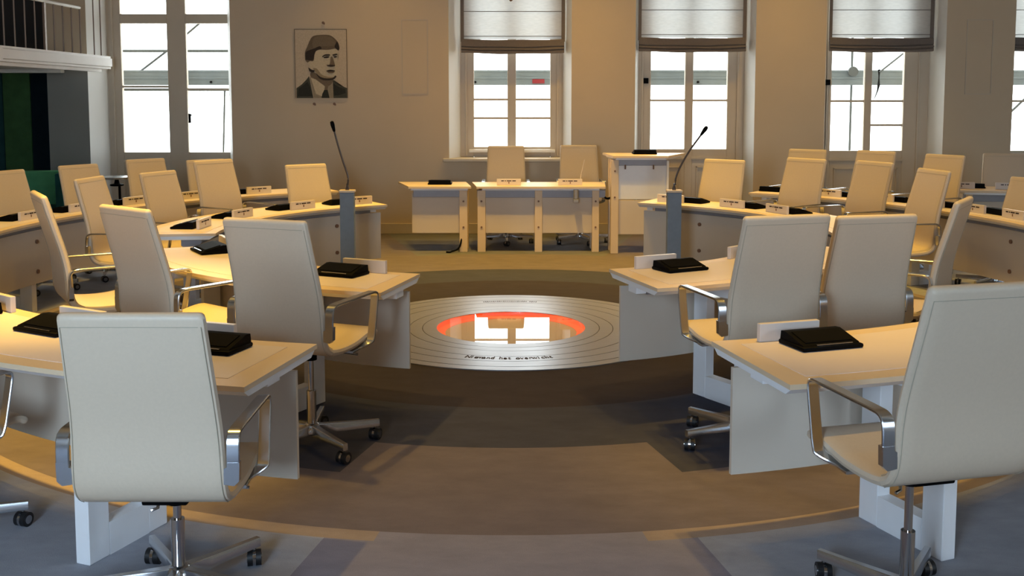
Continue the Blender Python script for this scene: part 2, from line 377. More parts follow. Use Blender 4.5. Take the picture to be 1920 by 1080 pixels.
# ------------------------------------------------------------------ windows and glazed doors in the openings
def window(name, x0, x1, zb, zt, panes, bars, mull, door, handle=None, transom=None, open_edge=None):
    """x0..x1 frame outer limits; panes [(xa, xb)]; bars heights per pane; zb glass bottom"""
    yf, yb = 13.40, 13.47
    root = bpy.data.objects.new(name, None); COL.objects.link(root); root['kind'] = 'structure'; root.location = (0.5 * (x0 + x1), yf, 0)
    ox = root.location.x; oy = yf
    bm = BM()
    z0 = 0.0 if door else 0.96
    fr = [x0] + [v for p in panes for v in p] + [x1]
    for k in range(0, len(fr), 2): box(bm, fr[k] - ox, fr[k + 1] - ox, 0, yb - oy, z0, zt, 0.008)
    for (xa, xb), bs in zip(panes, bars):
        box(bm, xa - ox, xb - ox, 0.005, yb - oy - .005, z0, zb)            # bottom rail / door panel
        box(bm, xa - ox, xb - ox, 0.005, yb - oy - .005, zt - 0.08, zt)
        if transom: box(bm, xa - ox, xb - ox, -0.01, yb - oy, transom[0], transom[1], 0.006)
        for z in bs: box(bm, xa - ox - .005, xb - ox + .005, 0.012, yb - oy - 0.012, z - 0.014, z + 0.014)
    obj('window_frame', bm, 'frame', root)
    for (xa, xb) in panes:
        bm = BM(); box(bm, xa - ox, xb - ox, 0.035, 0.041, zb, zt - .08); obj('pane', bm, 'pane', root)
        if door:                                                            # raised moulding of the lower door panel
            bm = BM(); m = 0.05
            for (a, b, c, d) in ((xa - .02, xb + .02, zb - .13, zb - .10), (xa + m, xa + m + .02, .2, zb - .22), (xb - m - .02, xb - m, .2, zb - .22), (xa + m, xb - m, .2, .22), (xa + m, xb - m, zb - .24, zb - .22)):
                box(bm, a - ox, b - ox, -0.012, 0.004, c, d, 0.003)
            obj('panel_moulding', bm, 'frame', root)
    # inner sash stiles
    bm = BM()
    for k in (0, len(fr) - 2):
        a, b = fr[k], fr[k + 1]; xm = a + (b - a) * (0.45 if k == 0 else 0.55)
        box(bm, xm - 0.012 - ox, xm + 0.012 - ox, -0.02, 0.0, z0 + .02, zt - .02, 0.004)
    obj('stile', bm, 'frame', root)
    if handle:
        bm = BM(); box(bm, handle[0] - .03 - ox, handle[0] + .03 - ox, -0.03, 0.0, handle[1] - .035, handle[1] + .035, 0.004); obj('lock', bm, 'black', root)
    return root
wd1 = window('window_1', -0.66, 0.68, 1.09, 3.3, [(-0.475, -0.045), (0.065, 0.505)], [(1.70, 1.46), (1.70, 1.46)], 0, False)
window('door_1', -5.19, -3.40, 1.02, 3.3, [(-5.00, -4.41), (-4.165, -3.52)], [(1.865,), (1.83,)], 0, True, transom=(2.67, 2.79))
window('door_2', 1.60, 3.02, 1.06, 3.3, [(1.80, 2.24), (2.345, 2.785)], [(1.69,), (1.69,)], 0, True, handle=(1.735, 1.94))
window('door_3', 4.02, 5.39, 1.04, 3.3, [(4.125, 4.55), (4.645, 5.055)], [(1.68,), (1.68, 1.37)], 0, True, handle=(4.07, 1.92))
window('door_4', 6.37, 7.80, 1.04, 3.3, [(6.385, 7.02), (7.12, 7.60)], [(1.68,), (1.68,)], 0, True)
bm = BM(); box(bm, -0.86, 0.84, 13.03, 13.42, 0.915, 0.96, 0.012); o = obj('window_sill', bm, 'sill', wd1); o.location = (-wd1.location.x, -wd1.location.y, 0)
bm = BM(); box(bm, -0.54, 0.57, 13.33, 13.40, 1.02, 1.06, 0.01); o = obj('inner_ledge', bm, 'edge', wd1); o.location = (-wd1.location.x, -wd1.location.y, 0)
bm = BM(); cyl(bm, (-4.13, 13.385, 1.50), 0.014, 0.06, 12, 'Y'); box(bm, -4.145, -4.115, 13.35, 13.37, 1.40, 1.52, 0.004)
tag(obj('door_handle', bm, 'black'), 'small dark handle on the mullion of the glazed door at the left', 'handle')

# ------------------------------------------------------------------ roman blinds
def blind(x0, x1, zb, label):
    t = thing('roman_blind', label, 'blind', (0.5 * (x0 + x1), 13.28, zb), 0, 'roman blinds over the windows')
    hw = (x1 - x0) / 2; H = 3.32 - zb
    bm = BM(); n = 40
    for k in range(2):
        pass
    zs = [0.17 + (H - 0.17) * i / 24 for i in range(25)]
    grid = [[bm.verts.new((-hw + 2 * hw * j / n, 0.004 * math.sin(z * 22 + j * 0.3), z)) for j in range(n + 1)] for z in zs]
    for A, B in zip(grid, grid[1:]):
        for j in range(n): bm.faces.new((A[j], A[j + 1], B[j + 1], B[j]))
    obj('blind_cloth', bm, 'fabric', t, smooth=True, keep=True)
    for z in (0.21, 0.52, 0.86): bm = BM(); box(bm, -hw, hw, -0.010, -0.003, z - 0.004, z + 0.004); obj('batten', bm, 'fold', t)
    # gathered folds at the bottom, slightly sagging
    bm = BM(); m = 30
    prof = [(0.0, 0.175), (-0.045, 0.165), (-0.055, 0.09), (-0.040, 0.075), (-0.062, 0.07), (-0.066, 0.05), (-0.045, 0.04), (-0.060, 0.03), (-0.056, 0.004), (-0.02, 0.0), (0.012, 0.01), (0.012, 0.16)]
    rings = []
    for j in range(m + 1):
        x = -hw + 2 * hw * j / m; sag = -0.014 * (1 - (x / hw) ** 2)
        rings.append([bm.verts.new((x, y, z + (sag if z < 0.15 else sag * .6) + 0.003 * math.sin(9 * x + 40 * z))) for y, z in prof])
    for A, B in zip(rings, rings[1:]):
        for k in range(len(prof)): bm.faces.new((A[k], A[(k + 1) % len(prof)], B[(k + 1) % len(prof)], B[k]))
    bm.faces.new(rings[0]); bm.faces.new(rings[-1][::-1])
    obj('gathered_fold', bm, 'fold', t)
    for s in (-1, 1):
        bm = BM(); box(bm, s * (hw - 0.012) - 0.022, s * (hw - 0.012) + 0.022, -0.014, -0.006, 0.14, H); obj('side_hem', bm, 'fold', t)
        bm = BM(); tube(bm, [(s * (hw + .012), -0.02, 0.12), (s * (hw + .012), -0.02, H)], 0.004, 6); obj('cord', bm, 'white', t)
blind(-0.63, 0.675, 2.29, 'raised roman blind over the window behind the head table')
blind(1.62, 2.975, 2.31, 'raised roman blind with sagging folds over the glazed door right of the lectern')
blind(4.04, 5.35, 2.31, 'raised roman blind over the third glazed door, where a scaffold pole stands outside')
blind(6.36, 7.76, 2.31, 'raised roman blind cut off by the right edge of the picture')
bm = BM(); lathe(bm, [(0.005, 2.93), (0.022, 2.945), (0.026, 2.97), (0.012, 2.99)], 14, (0.0, 13.22)); tag(obj('blind_pull', bm, 'crest'), 'small brown knob hanging at the top edge before the middle blind', 'knob')

# ------------------------------------------------------------------ scaffold outside
SY = 14.6
sf = thing('scaffold', 'galvanised scaffold standing outside the windows', 'scaffold', (0, SY, 0))
bm = BM(); box(bm, -9.5, 9.5, 13.9, 18.0, -0.12, 0.0); struct('floor', bm, 'ceil')
for i, (x0, x1) in enumerate(((-5.95, -3.0), (-2.9, 1.55), (1.6, 3.75), (3.8, 6.2), (6.25, 8.9))):
    bm = BM(); c = -SY
    box(bm, x0, x1, 0, 0.035, 1.90, 2.11, 0.004); box(bm, x0, x1, -0.012, 0, 1.99, 2.015, 0.003); box(bm, x0, x1, -0.01, 0, 2.085, 2.11, 0.003)
    b = obj('toe_board', bm, 'scaf', sf)
    for x in ((-4.2,), (-0.50, 0.68), (2.62,), (5.02, 5.72), (7.6,))[i]: bm = BM(); cyl(bm, (x, -0.006, 1.945), 0.017, 0.014, 12, 'Y'); obj('bolt', bm, 'black', b)
    if i == 1: bm = BM(); box(bm, 0.30, 0.47, -0.016, -0.011, 1.925, 1.985); st = obj('sticker', bm, 'red', b); st['label'] = 'red sticker'
X0 = lambda px, Y: (px - 958) / 1943.6 * Y
def sc(name, pts, r, m='tubes', taper=None):
    bm = BM(); tube(bm, [(x, y - SY, z) for x, y, z in pts], r, 8, taper=taper); obj(name, bm, m, sf)
for x in (-6.3, -2.95, 1.575, 3.775, 6.225, 9.0): sc('standard', [(x, SY + .06, 0), (x, SY + .06, 3.4)], 0.024)
sc('rail_tube', [(-6.3, SY + .05, 2.38), (-2.95, SY + .05, 2.38)], 0.02); sc('rail_tube', [(-6.3, SY + .05, 1.84), (-2.95, SY + .05, 1.84)], 0.022)
sc('brace', [(X0(268, 14.7), 14.7, 2.10), (X0(318, 14.7), 14.7, 2.38)], 0.016); sc('brace', [(X0(318, 14.7), 14.7, 2.38), (X0(395, 14.7), 14.7, 2.86)], 0.016)
sc('brace', [(X0(413, 14.7), 14.7, 0.0), (X0(424, 14.7), 14.7, 1.84)], 0.014)
sc('standard', [(X0(1593, 14.75), 14.75, 0.0), (X0(1593, 14.75), 14.75, 3.4)], 0.018)
bm = BM(); cyl(bm, (X0(1593, 14.6), -0.05, 2.09), 0.07, 0.05, 16, 'Y'); obj('coupler', bm, 'tubes', sf)
sc('brace', [(X0(1645, 14.5), 14.5, 2.08), (X0(1720, 14.5), 14.5, 2.53)], 0.014)
sc('clamp_bar', [(X0(1644, 14.52), 14.52, 2.12), (X0(1644, 14.52), 14.52, 1.90), (X0(1642, 14.52), 14.52, 1.82), (X0(1636, 14.52), 14.52, 1.70)], 0.02, 'black', [.02, .02, .011, .005])
sc('brace', [(X0(1878, 14.66), 14.66, 1.42), (X0(1950, 14.66), 14.66, 1.95)], 0.018)

# ------------------------------------------------------------------ gallery at the upper left
g = thing('gallery', 'white gallery slab with steel railing projecting at the upper left', 'gallery', (-4.95, 12.9, 2.075))
gx, gy, gz = g.location
bm = BM(); prism(bm, [(-4.915 - gx, 0.0), (-5.02 - gx, 10.3 - gy), (-5.3 - gx, 4.5 - gy), (-7.99 - gx, 4.5 - gy), (-7.99 - gx, 0.0)], 0, 0.155)
es = [e for e in bm.edges if min(v.co.x for v in e.verts) > -0.5]
bmesh.ops.bevel(bm, geom=es, offset=0.03, segments=3, affect='EDGES'); obj('slab', bm, 'slab', g, smooth=True)
bm = BM(); prism(bm, [(-5.03 - gx, -0.08), (-5.14 - gx, 10.3 - gy), (-5.42 - gx, 4.6 - gy), (-5.52 - gx, 4.6 - gy), (-5.24 - gx, 10.3 - gy), (-5.13 - gx, -0.08)], -0.035, 0.002)
obj('moulding', bm, 'slab', g)
def gp(y):  # railing line
    return (-5.06 - (12.9 - y) * 0.04)
ys = []
y = 12.35
while y > 6.0: ys.append(y); y -= 0.215
for i, y in enumerate(ys):
    bm = BM()
    if i % 5 == 4: box(bm, gp(y) - gx - .012, gp(y) - gx + .012, y - gy - .022, y - gy + .022, 0.155, 0.72, 0.003); obj('post', bm, 'rail', g)
    else: tube(bm, [(gp(y) - gx, y - gy, 0.155), (gp(y) - gx, y - gy, 0.70)], 0.009, 8); obj('baluster', bm, 'rail', g)
bm = BM(); tube(bm, [(gp(12.35) - gx, 12.35 - gy, 0.70), (gp(6.0) - gx, 6.0 - gy, 0.70)], 0.018, 10); obj('handrail', bm, 'white', g)
for yy, xx in ((12.82, -5.11), (12.84, -5.035)):
    bm = BM(); tube(bm, [(xx - gx, yy - gy, .155), (xx - gx, yy - gy, 1.1)], 0.008, 8); obj('baluster', bm, 'rail', g)
bm = BM(); box(bm, -7.9, -5.62, 13.30, 13.42, 2.24, 3.6)
tag(obj('shelving', bm, 'dark', smooth=False), 'dark panelled cupboard wall on the gallery behind the railing', 'cupboard')

# ------------------------------------------------------------------ portrait on the wall
px2w = lambda x, y: ((-2.704 + (540 + x / 6 - 557) / 96 * 0.648), (2.575 - (30 + y / 6 - 57) / 127 * 0.855))
pt = thing('portrait', 'pencil drawing of a man in suit and tie on the far wall', 'drawing', (-2.38, WY, 1.72))
bm = BM(); box(bm, -0.325, 0.325, -0.022, -0.016, 0, 0.855, 0.002); obj('board', bm, 'p_paper', pt)
bm = BM()
for (a, b, c, d) in ((-.327, -.321, 0, .857), (.321, .327, 0, .857), (-.327, .327, .851, .857)): box(bm, a, b, -0.026, -0.014, c, d)
obj('board_edge', bm, 'p_mid', pt)
layers = [
 ('suit', 'p_suit2', [(112, 925), (112, 815), (170, 775), (225, 720), (255, 680), (300, 925)]),
 ('suit', 'p_suit2', [(520, 925), (505, 735), (530, 725), (590, 780), (650, 805), (683, 815), (683, 925)]),
 ('suit', 'p_suit', [(125, 905), (135, 820), (200, 775), (238, 745), (262, 790), (290, 905)]),
 ('suit', 'p_suit', [(530, 900), (520, 760), (580, 800), (655, 825), (660, 870), (600, 890)]),
 ('shirt', 'p_shirt', [(262, 700), (300, 640), (520, 720), (524, 925), (305, 925)]),
 ('collar', 'p_face', [(275, 700), (330, 720), (440, 800), (395, 905), (330, 880)]),
 ('neck', 'p_mid', [(285, 610), (330, 650), (400, 705), (520, 700), (510, 760), (450, 800), (400, 770), (330, 715), (270, 680)]),
 ('tie', 'p_suit', [(425, 830), (458, 820), (480, 925), (390, 925), (400, 880)]),
 ('tie', 'p_mid', [(430, 790), (470, 790), (458, 835), (425, 835)]),
 ('face', 'p_face', [(310, 400), (400, 385), (570, 380), (578, 470), (585, 540), (575, 600), (568, 660), (530, 700), (470, 712), (400, 700), (340, 650), (300, 590), (280, 520), (300, 470)]),
 ('face', 'p_face2', [(300, 590), (345, 600), (400, 665), (480, 690), (540, 690), (500, 712), (440, 712), (380, 690), (330, 640)]),
 ('ear', 'p_face', [(248, 515), (285, 510), (305, 560), (300, 615), (268, 600)]),
 ('jaw_shadow', 'p_dark', [(330, 645), (385, 690), (450, 706), (520, 700), (548, 675), (560, 690), (520, 722), (430, 728), (370, 705)]),
 ('hair', 'p_hair', [(215, 500), (215, 420), (240, 360), (280, 270), (320, 235), (400, 225), (490, 228), (545, 262), (585, 310), (600, 370), (585, 400), (560, 375), (470, 390), (360, 390), (325, 430), (310, 510), (270, 515), (240, 530)]),
 ('hair', 'p_hair3', [(300, 300), (330, 250), (400, 235), (480, 240), (535, 275), (560, 340), (470, 350), (380, 350), (310, 370)]),
 ('hair', 'p_hair2', [(222, 500), (224, 420), (262, 395), (320, 375), (380, 350), (400, 378), (345, 400), (318, 440), (306, 500), (262, 505)]),
 ('hair', 'p_hair2', [(250, 585), (290, 610), (320, 620), (300, 640), (262, 625)]),
 ('hair', 'p_hair2', [(545, 350), (575, 300), (598, 370), (585, 395), (555, 372)]),
 ('brow', 'p_dark', [(405, 462), (440, 440), (490, 440), (490, 455), (440, 458), (410, 472)]),
 ('brow', 'p_dark', [(520, 442), (565, 432), (575, 445), (530, 456)]),
 ('eye', 'p_dark', [(420, 470), (460, 460), (488, 466), (470, 480), (430, 482)]),
 ('eye', 'p_dark', [(530, 462), (560, 458), (573, 468), (545, 478)]),
 ('nose', 'p_mid', [(500, 470), (522, 470), (548, 560), (540, 572), (470, 575), (455, 555), (490, 550)]),
 ('nose', 'p_dark', [(462, 560), (500, 555), (545, 560), (535, 574), (490, 578)]),
 ('mouth', 'p_dark', [(450, 622), (490, 610), (540, 618), (545, 628), (500, 634), (460, 632)]),
 ('mouth', 'p_mid', [(460, 634), (540, 632), (520, 648), (480, 648)]),
]
for i, (nm_, m, poly) in enumerate(layers):
    bm = BM(); yy = -0.0225 - 0.0006 * i
    P = smooth_path([(*px2w(x, y), 0) for x, y in poly + [poly[0]]], 4)[:-1] if nm_ not in ('suit', 'shirt', 'collar', 'tie') else [Vector((*px2w(x, y), 0)) for x, y in poly]
    lo = [bm.verts.new((p.x + 2.38, yy + 0.0006, p.y - 1.72)) for p in P]; hi = [bm.verts.new((p.x + 2.38, yy, p.y - 1.72)) for p in P]
    bm.faces.new(hi); bm.faces.new(lo[::-1])
    for k in range(len(P)): bm.faces.new((lo[k], lo[(k + 1) % len(P)], hi[(k + 1) % len(P)], hi[k]))
    bmesh.ops.triangulate(bm, faces=[f for f in bm.faces if len(f.verts) > 4])
    obj(nm_, bm, m, pt)
for x, y in ((420, 90), (306, 990), (531, 990)):
    X, Z = px2w(x, y); bm = BM(); cyl(bm, (X, WY - 0.012, Z), 0.016, 0.024, 12, 'Y'); cyl(bm, (X + .012, WY - 0.02, Z - .012), 0.009, 0.03, 10, 'Y')
    tag(obj('wall_fixing', bm, 'crest'), {420: 'small brown fixing on the wall above the portrait', 306: 'small brown fixing under the portrait, the left one', 531: 'small brown fixing under the portrait, the right one'}[x], 'fixing', 'fixings around the portrait')

# ------------------------------------------------------------------ floor medallion
md = thing('floor_medallion', 'round metal floor medallion with engraved lettering and an orange-lit glass centre', 'floor inlay', (CX, CY, 0))
def annulus(bm, r0, r1, z0, z1, seg=128):
    P = []
    for r, z in ((r0, z0), (r1, z0), (r1, z1), (r0, z1)):
        P.append([bm.verts.new((r * math.cos(2 * PI * k / seg), r * math.sin(2 * PI * k / seg), z)) for k in range(seg)])
    for i in range(4):
        A, B = P[i], P[(i + 1) % 4]
        for k in range(seg): bm.faces.new((A[k], A[(k + 1) % seg], B[(k + 1) % seg], B[k]))
rings = [(0.5525, 0.655), (0.661, 0.755), (0.761, 0.905), (0.912, 1.030), (1.038, 1.165), (1.174, 1.255)]
for a, b in rings: bm = BM(); annulus(bm, a, b, 0.001, 0.008); obj('metal_ring', bm, 'medal', md)
bm = BM(); annulus(bm, 0.56, 1.25, 0.0005, 0.003); obj('groove', bm, 'groove', md)
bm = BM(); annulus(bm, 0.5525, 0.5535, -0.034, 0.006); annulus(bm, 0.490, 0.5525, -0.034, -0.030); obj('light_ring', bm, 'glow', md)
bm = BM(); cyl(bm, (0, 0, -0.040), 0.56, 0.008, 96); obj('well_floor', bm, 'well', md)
bm = BM(); cyl(bm, (0, 0, 0.003), 0.552, 0.006, 96); obj('glass_disc', bm, 'floorglass', md)
def text_bm(bm, ch, size, mtx):
    fc = bpy.data.curves.new('t', 'FONT'); fc.body = ch; fc.size = size; fc.align_x = 'CENTER'; fc.extrude = 0.0006
    to = bpy.data.objects.new('t', fc); COL.objects.link(to)
    dg = bpy.context.evaluated_depsgraph_get(); dg.update()
    me = bpy.data.meshes.new_from_object(to.evaluated_get(dg)); me.transform(mtx); bm.from_mesh(me)
    bpy.data.objects.remove(to); bpy.data.meshes.remove(me)
def ring_text(s, R, a0, step, size, flip):
    bm = BM()
    for i, ch in enumerate(s):
        if ch == ' ': continue
        a = math.radians(a0 + step * i)
        m = Matrix.Rotation(a, 4, 'Z') @ Matrix.Translation((0, -R, 0.0095))
        if flip: m = m @ Matrix.Rotation(PI, 4, 'Z')
        text_bm(bm, ch, size, m @ Matrix.Diagonal((0.62, 1, 1, 1)))
    obj('engraved_lettering', bm, 'ink', md)
ring_text('Niemand het overwicht', 0.985, -17.0, 1.64, 0.088, False)
# far lettering is too faint to read: short engraved strokes
bm = BM(); random.seed(3)
for i in range(27):
    if i in (22,): continue
    a = math.radians(180 + 13.5 - i * 1.0); h = random.choice((0.022, 0.022, 0.032))
    m = Matrix.Rotation(a, 4, 'Z') @ Matrix.Translation((0, -0.97, 0.0)); box(bm, -0.0045, 0.0045, -h / 2, h / 2, 0.0082, 0.0094, mtx=m)
obj('engraved_strokes', bm, 'ink', md)

# ------------------------------------------------------------------ ring desks
def ring_desk(label, Ri, Ro, a0, a1, frames, near, group='curved ring desks'):
    am = 0.5 * (a0 + a1); c = pol(am, 0.5 * (Ri + Ro))
    t = thing('ring_desk', label, 'desk', (c[0], c[1], 0), 0, group)
    off = (-c[0], -c[1], 0)
    sg = 1 if a1 > a0 else -1
    def add(name, bm, m, **k):
        bmesh.ops.translate(bm, verts=bm.verts, vec=off); return obj(name, bm, m, t, **k)
    bm = BM(); arc_solid(bm, Ri, Ro, a0, a1, 0.722, 0.74); top = add('desktop', bm, 'desk')
    bm = BM(); arc_solid(bm, Ri + .004, Ro - .004, a0 + sg * .1, a1 - sg * .1, 0.696, 0.722, Ri + .045, Ro - .045); add('underside_bevel', bm, 'edge')
    mi = 0.075 / ((Ri + Ro) / 2) * 57.3
    bm = BM(); arc_solid(bm, Ri + .075, Ro - .085, a0 + sg * mi * 1.3, a1 - sg * mi * 1.3, 0.738, 0.7415); add('writing_inlay', bm, 'inlay')
    bm = BM(); arc_solid(bm, Ri + .10, Ri + .118, a0 + sg * 0.6, a1 - sg * 0.6, 0.235, 0.66); add('modesty_panel', bm, 'panel')
    bm = BM(); arc_solid(bm, Ri + .125, Ri + .27, a0 + sg * 3, a1 - sg * 3, 0.635, 0.695); add('cable_tray', bm, 'tray')
    for fa in frames:
        r0, r1 = Ri + .135, Ro - .07
        p = pol(fa, 0); m = Matrix.Translation((CX, CY, 0)) @ Matrix.Rotation(math.radians(fa), 4, 'Z')
        bm = BM(); w = 0.032
        box(bm, -w, w, -r1, -r1 + .105, 0, 0.695, 0.003, m, 1); box(bm, -w, w, -r0 - .105, -r0, 0, 0.695, 0.003, m, 1)
        box(bm, -w, w, -r1 + .105, -r0 - .105, 0, 0.125, 0.0, m); box(bm, -w, w, -r1 + .105, -r0 - .105, 0.60, 0.695, 0.0, m)
        add('leg_frame', bm, 'edge')
        for z in (0.57, 0.33):
            bm = BM(); cyl(bm, (0, -(Ri + .095), z), 0.017, 0.012, 12, 'Y')
            bmesh.ops.transform(bm, matrix=m, verts=bm.verts); add('bolt', bm, 'crest')
    # light bracket under the top near the aisle end
    bm = BM(); m = Matrix.Translation((CX, CY, 0)) @ Matrix.Rotation(math.radians(a0 + sg * 1.2), 4, 'Z')
    rr = (Ri * .55 + Ro * .45); box(bm, -0.03, 0.03, -rr - .05, -rr + .05, 0.655, 0.70, 0.003, m); add('bracket', bm, 'edge')
    return t
D = {}
D['L1'] = (3.71, 4.335, -11.8, -64); D['R1'] = (3.67, 4.32, 12.5, 64)
D['L2'] = (2.04, 2.63, -14.2, -66); D['R2'] = (1.90, 2.54, 17.0, 66)
D['L3'] = (2.13, 2.70, -148, -83.3); D['R3'] = (2.32, 2.83, 149.5, 84)
D['L4'] = (3.72, 4.30, -150.8, -72); D['R4'] = (3.92, 4.45, 141.2, 74)
DL = {'L1': 'curved desk in the left foreground behind the biggest chair', 'R1': 'curved desk in the right foreground with one black unit near its corner',
      'L2': 'inner curved desk left of the floor medallion', 'R2': 'inner curved desk right of the floor medallion',
      'L3': 'inner curved desk at the far left, ending behind the left slate column', 'R3': 'inner curved desk at the far right, starting behind the right slate column',
      'L4': 'outer curved desk along the far left with five name holders', 'R4': 'outer curved desk along the far right below the window doors'}
DN = {'L1': 'front left desk', 'R1': 'front right desk', 'L2': 'inner left desk beside the medallion', 'R2': 'inner right desk beside the medallion', 'L3': 'inner far left desk', 'R3': 'inner far right desk', 'L4': 'outer far left desk', 'R4': 'outer far right desk'}
FR = {'L1': (-21.5, -50), 'R1': (22.3, 50), 'L2': (-29.5, -58), 'R2': (32, 60), 'L3': (-135.6, -101), 'R3': (135, 106), 'L4': (-144.5, -124.3, -98.5), 'R4': (134.5, 116, 98)}
for k in ('L1', 'R1', 'L2', 'R2', 'L3', 'R3', 'L4', 'R4'):
    Ri, Ro, a0, a1 = D[k]; ring_desk(DL[k], Ri, Ro, a0, a1, FR[k], k[1] in '12')

# ------------------------------------------------------------------ head table, side table, lectern
def straight_desk(name, label, cat, FL, FRt, BR, BL, z, posts, panels, apron, ph=0.06, group=None, panel_m='panel'):
    cx = sum(p[0] for p in (FL, FRt, BR, BL)) / 4; cy = sum(p[1] for p in (FL, FRt, BR, BL)) / 4
    t = thing(name, label, cat, (cx, cy, 0), 0, group)
    sh = lambda P: [(x - cx, y - cy) for x, y in P]
    bm = BM(); prism(bm, sh([FL, FRt, BR, BL]), z - .022, z); obj('desktop', bm, 'desk', t)
    ins = lambda p, q, f: (p[0] + (q[0] - p[0]) * f, p[1] + (q[1] - p[1]) * f)
    mid = (cx, cy)
    bm = BM(); prism(bm, sh([ins(p, mid, .09) for p in (FL, FRt, BR, BL)]), z - .045, z - .022); obj('underside_bevel', bm, 'edge', t)
    yf = FL[1] + 0.08
    bm = BM(); box(bm, apron[0] - cx, apron[1] - cx, yf - cy, yf + .03 - cy, z - apron[2], z - .045, 0.004); obj('apron', bm, 'tray', t)
    for (x0, x1) in posts:
        bm = BM(); box(bm, x0 - cx, x1 - cx, yf - .012 - cy, yf + .09 - cy, 0, z - .05, 0.003)
        box(bm, x0 - cx, x1 - cx, yf + .26 - cy, yf + .35 - cy, 0, z - .05, 0.003); box(bm, x0 - cx + .01, x1 - cx - .01, yf + .09 - cy, yf + .26 - cy, 0, 0.11); box(bm, x0 - cx + .01, x1 - cx - .01, yf + .09 - cy, yf + .26 - cy, z - .15, z - .05)
        obj('leg_frame', bm, 'desk', t)
        for zz in (z - .17, z - .46): bm = BM(); cyl(bm, (0.5 * (x0 + x1) - cx, yf - .014 - cy, zz), 0.011, 0.008, 12, 'Y'); obj('bolt', bm, 'crest', t)
    for (x0, x1, z0, z1, m) in panels:
        bm = BM(); box(bm, x0 - cx, x1 - cx, yf + .02 - cy, yf + .036 - cy, z0, z1, 0.003); obj('modesty_panel', bm, m, t)
    return t
XP = lambda px, Y: (px - 958) / 1943.6 * Y
straight_desk('side_table', 'short straight desk left of the head table with one black unit', 'desk', (-1.134, 11.42), (-0.44, 11.42), (-0.527, 12.10), (-1.32, 12.10), 0.74,
              [(XP(861, 11.5), XP(876, 11.5))], [(XP(771, 11.5), XP(862, 11.5), 0.21, 0.66, 'panel')], (XP(774, 11.5), XP(876, 11.5), 0.125))
straight_desk('head_table', 'straight head table in front of the middle window with two name holders', 'table', (-0.382, 11.42), (1.046, 11.42), (1.095, 12.08), (-0.455, 12.08), 0.74,
              [(XP(895, 11.5), XP(910, 11.5)), (XP(1003, 11.5), XP(1017, 11.5)), (XP(1111, 11.5), XP(1124, 11.5))],
              [(XP(910, 11.5), XP(1003, 11.5), 0.21, 0.66, 'panel'), (XP(1017, 11.5), XP(1111, 11.5), 0.21, 0.66, 'panel')], (XP(894, 11.5), XP(1136, 11.5), 0.13))
lt = straight_desk('lectern', 'tall white lectern with a slab top right of the head table', 'lectern', (1.12, 11.30), (1.72, 11.30), (2.02, 11.98), (1.06, 11.98), 1.085,
              [(XP(1146, 11.4), XP(1160, 11.4))], [(XP(1160, 11.4), XP(1250, 11.4), 0.60, 1.02, 'edge'), (XP(1160, 11.4), XP(1250, 11.4), 0.21, 0.59, 'panel')], (XP(1149, 11.4), XP(1250, 11.4), 0.11))
lx, ly = lt.location.x, lt.location.y
bm = BM(); box(bm, XP(1250, 11.4) - lx, XP(1254, 11.4) - lx, 11.37 - ly, 11.83 - ly, 0, 1.03, 0.002); obj('side_panel', bm, 'edge', lt)
for px in (1173, 1226): bm = BM(); tube(bm, [(XP(px, 11.36) - lx, 11.372 - ly, 0.985), (XP(px, 11.36) - lx, 11.372 - ly, 0.935)], 0.008, 8); obj('hinge', bm, 'crest', lt)
bm = BM(); pts = smooth_path([(1.03, 11.52, 0.63), (1.07, 11.50, 0.60), (1.12, 11.50, 0.62), (1.13, 11.5, 0.69)], 5); tube(bm, pts, 0.012, 8)
tag(obj('cable', bm, 'black'), 'black cable looping from the head table to the lectern', 'cable')
bm = BM(); pts = smooth_path([(-0.53, 11.54, 0.60), (-0.54, 11.53, 0.30), (-0.57, 11.47, 0.07), (-0.66, 11.42, 0.015), (-0.72, 11.41, 0.012)], 6); tube(bm, pts, 0.010, 8)
tag(obj('cable', bm, 'black'), 'black cable hanging to the floor by the side table leg', 'cable')
bm = BM(); cyl(bm, (0.72, 11.435, 0.655), 0.028, 0.10, 16, 'Z'); box(bm, .69, .75, 11.40, 11.47, 0.56, 0.60, .004)
tag(obj('junction_box', bm, 'tray'), 'small grey fitting hanging under the head table front edge', 'fitting')
pr = straight_desk('press_desk', 'straight desk at the far right in front of the brown chair', 'desk', (4.72, 10.95), (6.6, 10.45), (6.75, 11.05), (4.9, 11.55), 0.74,
              [(4.86, 4.93)], [(4.95, 6.5, 0.24, 0.66, 'panel')], (4.84, 6.5, 0.13))

# ------------------------------------------------------------------ slate microphone columns
def mic_column(x, y, label, pts, tips):
    t = thing('microphone_column', label, 'microphone stand', (x, y, 0), 0, 'slate microphone columns')
    bm = BM(); box(bm, -0.058, 0.058, -0.04, 0.04, 0, 0.925, 0.003); obj('column', bm, 'slate', t)
    bm = BM(); box(bm, -0.064, 0.064, -0.046, 0.046, 0.925, 0.945, 0.003); obj('cap', bm, 'cap', t)
    bm = BM(); lathe(bm, [(0.016, 0.945), (0.016, 0.955), (0.008, 0.985), (0.006, 1.0)], 12, (0.0, 0.0)); obj('neck_base', bm, 'mic', t)
    P = smooth_path([(px, 0, pz) for px, pz in pts], 6)
    bm = BM(); tube(bm, P, 0.008, 8); gn = obj('gooseneck', bm, 'mic', t, smooth=True)
    d = (Vector((pts[-1][0], 0, pts[-1][1])) - Vector((pts[-2][0], 0, pts[-2][1]))).normalized(); e = Vector((pts[-1][0], 0, pts[-1][1]))
    bm = BM(); tube(bm, [e, e + d * .01, e + d * .06, e + d * .085, e + d * .092], 0.013, 10, taper=[0.008, .012, .018, .015, .006]); obj('microphone', bm, 'black', t, smooth=True)
yc = 8.62
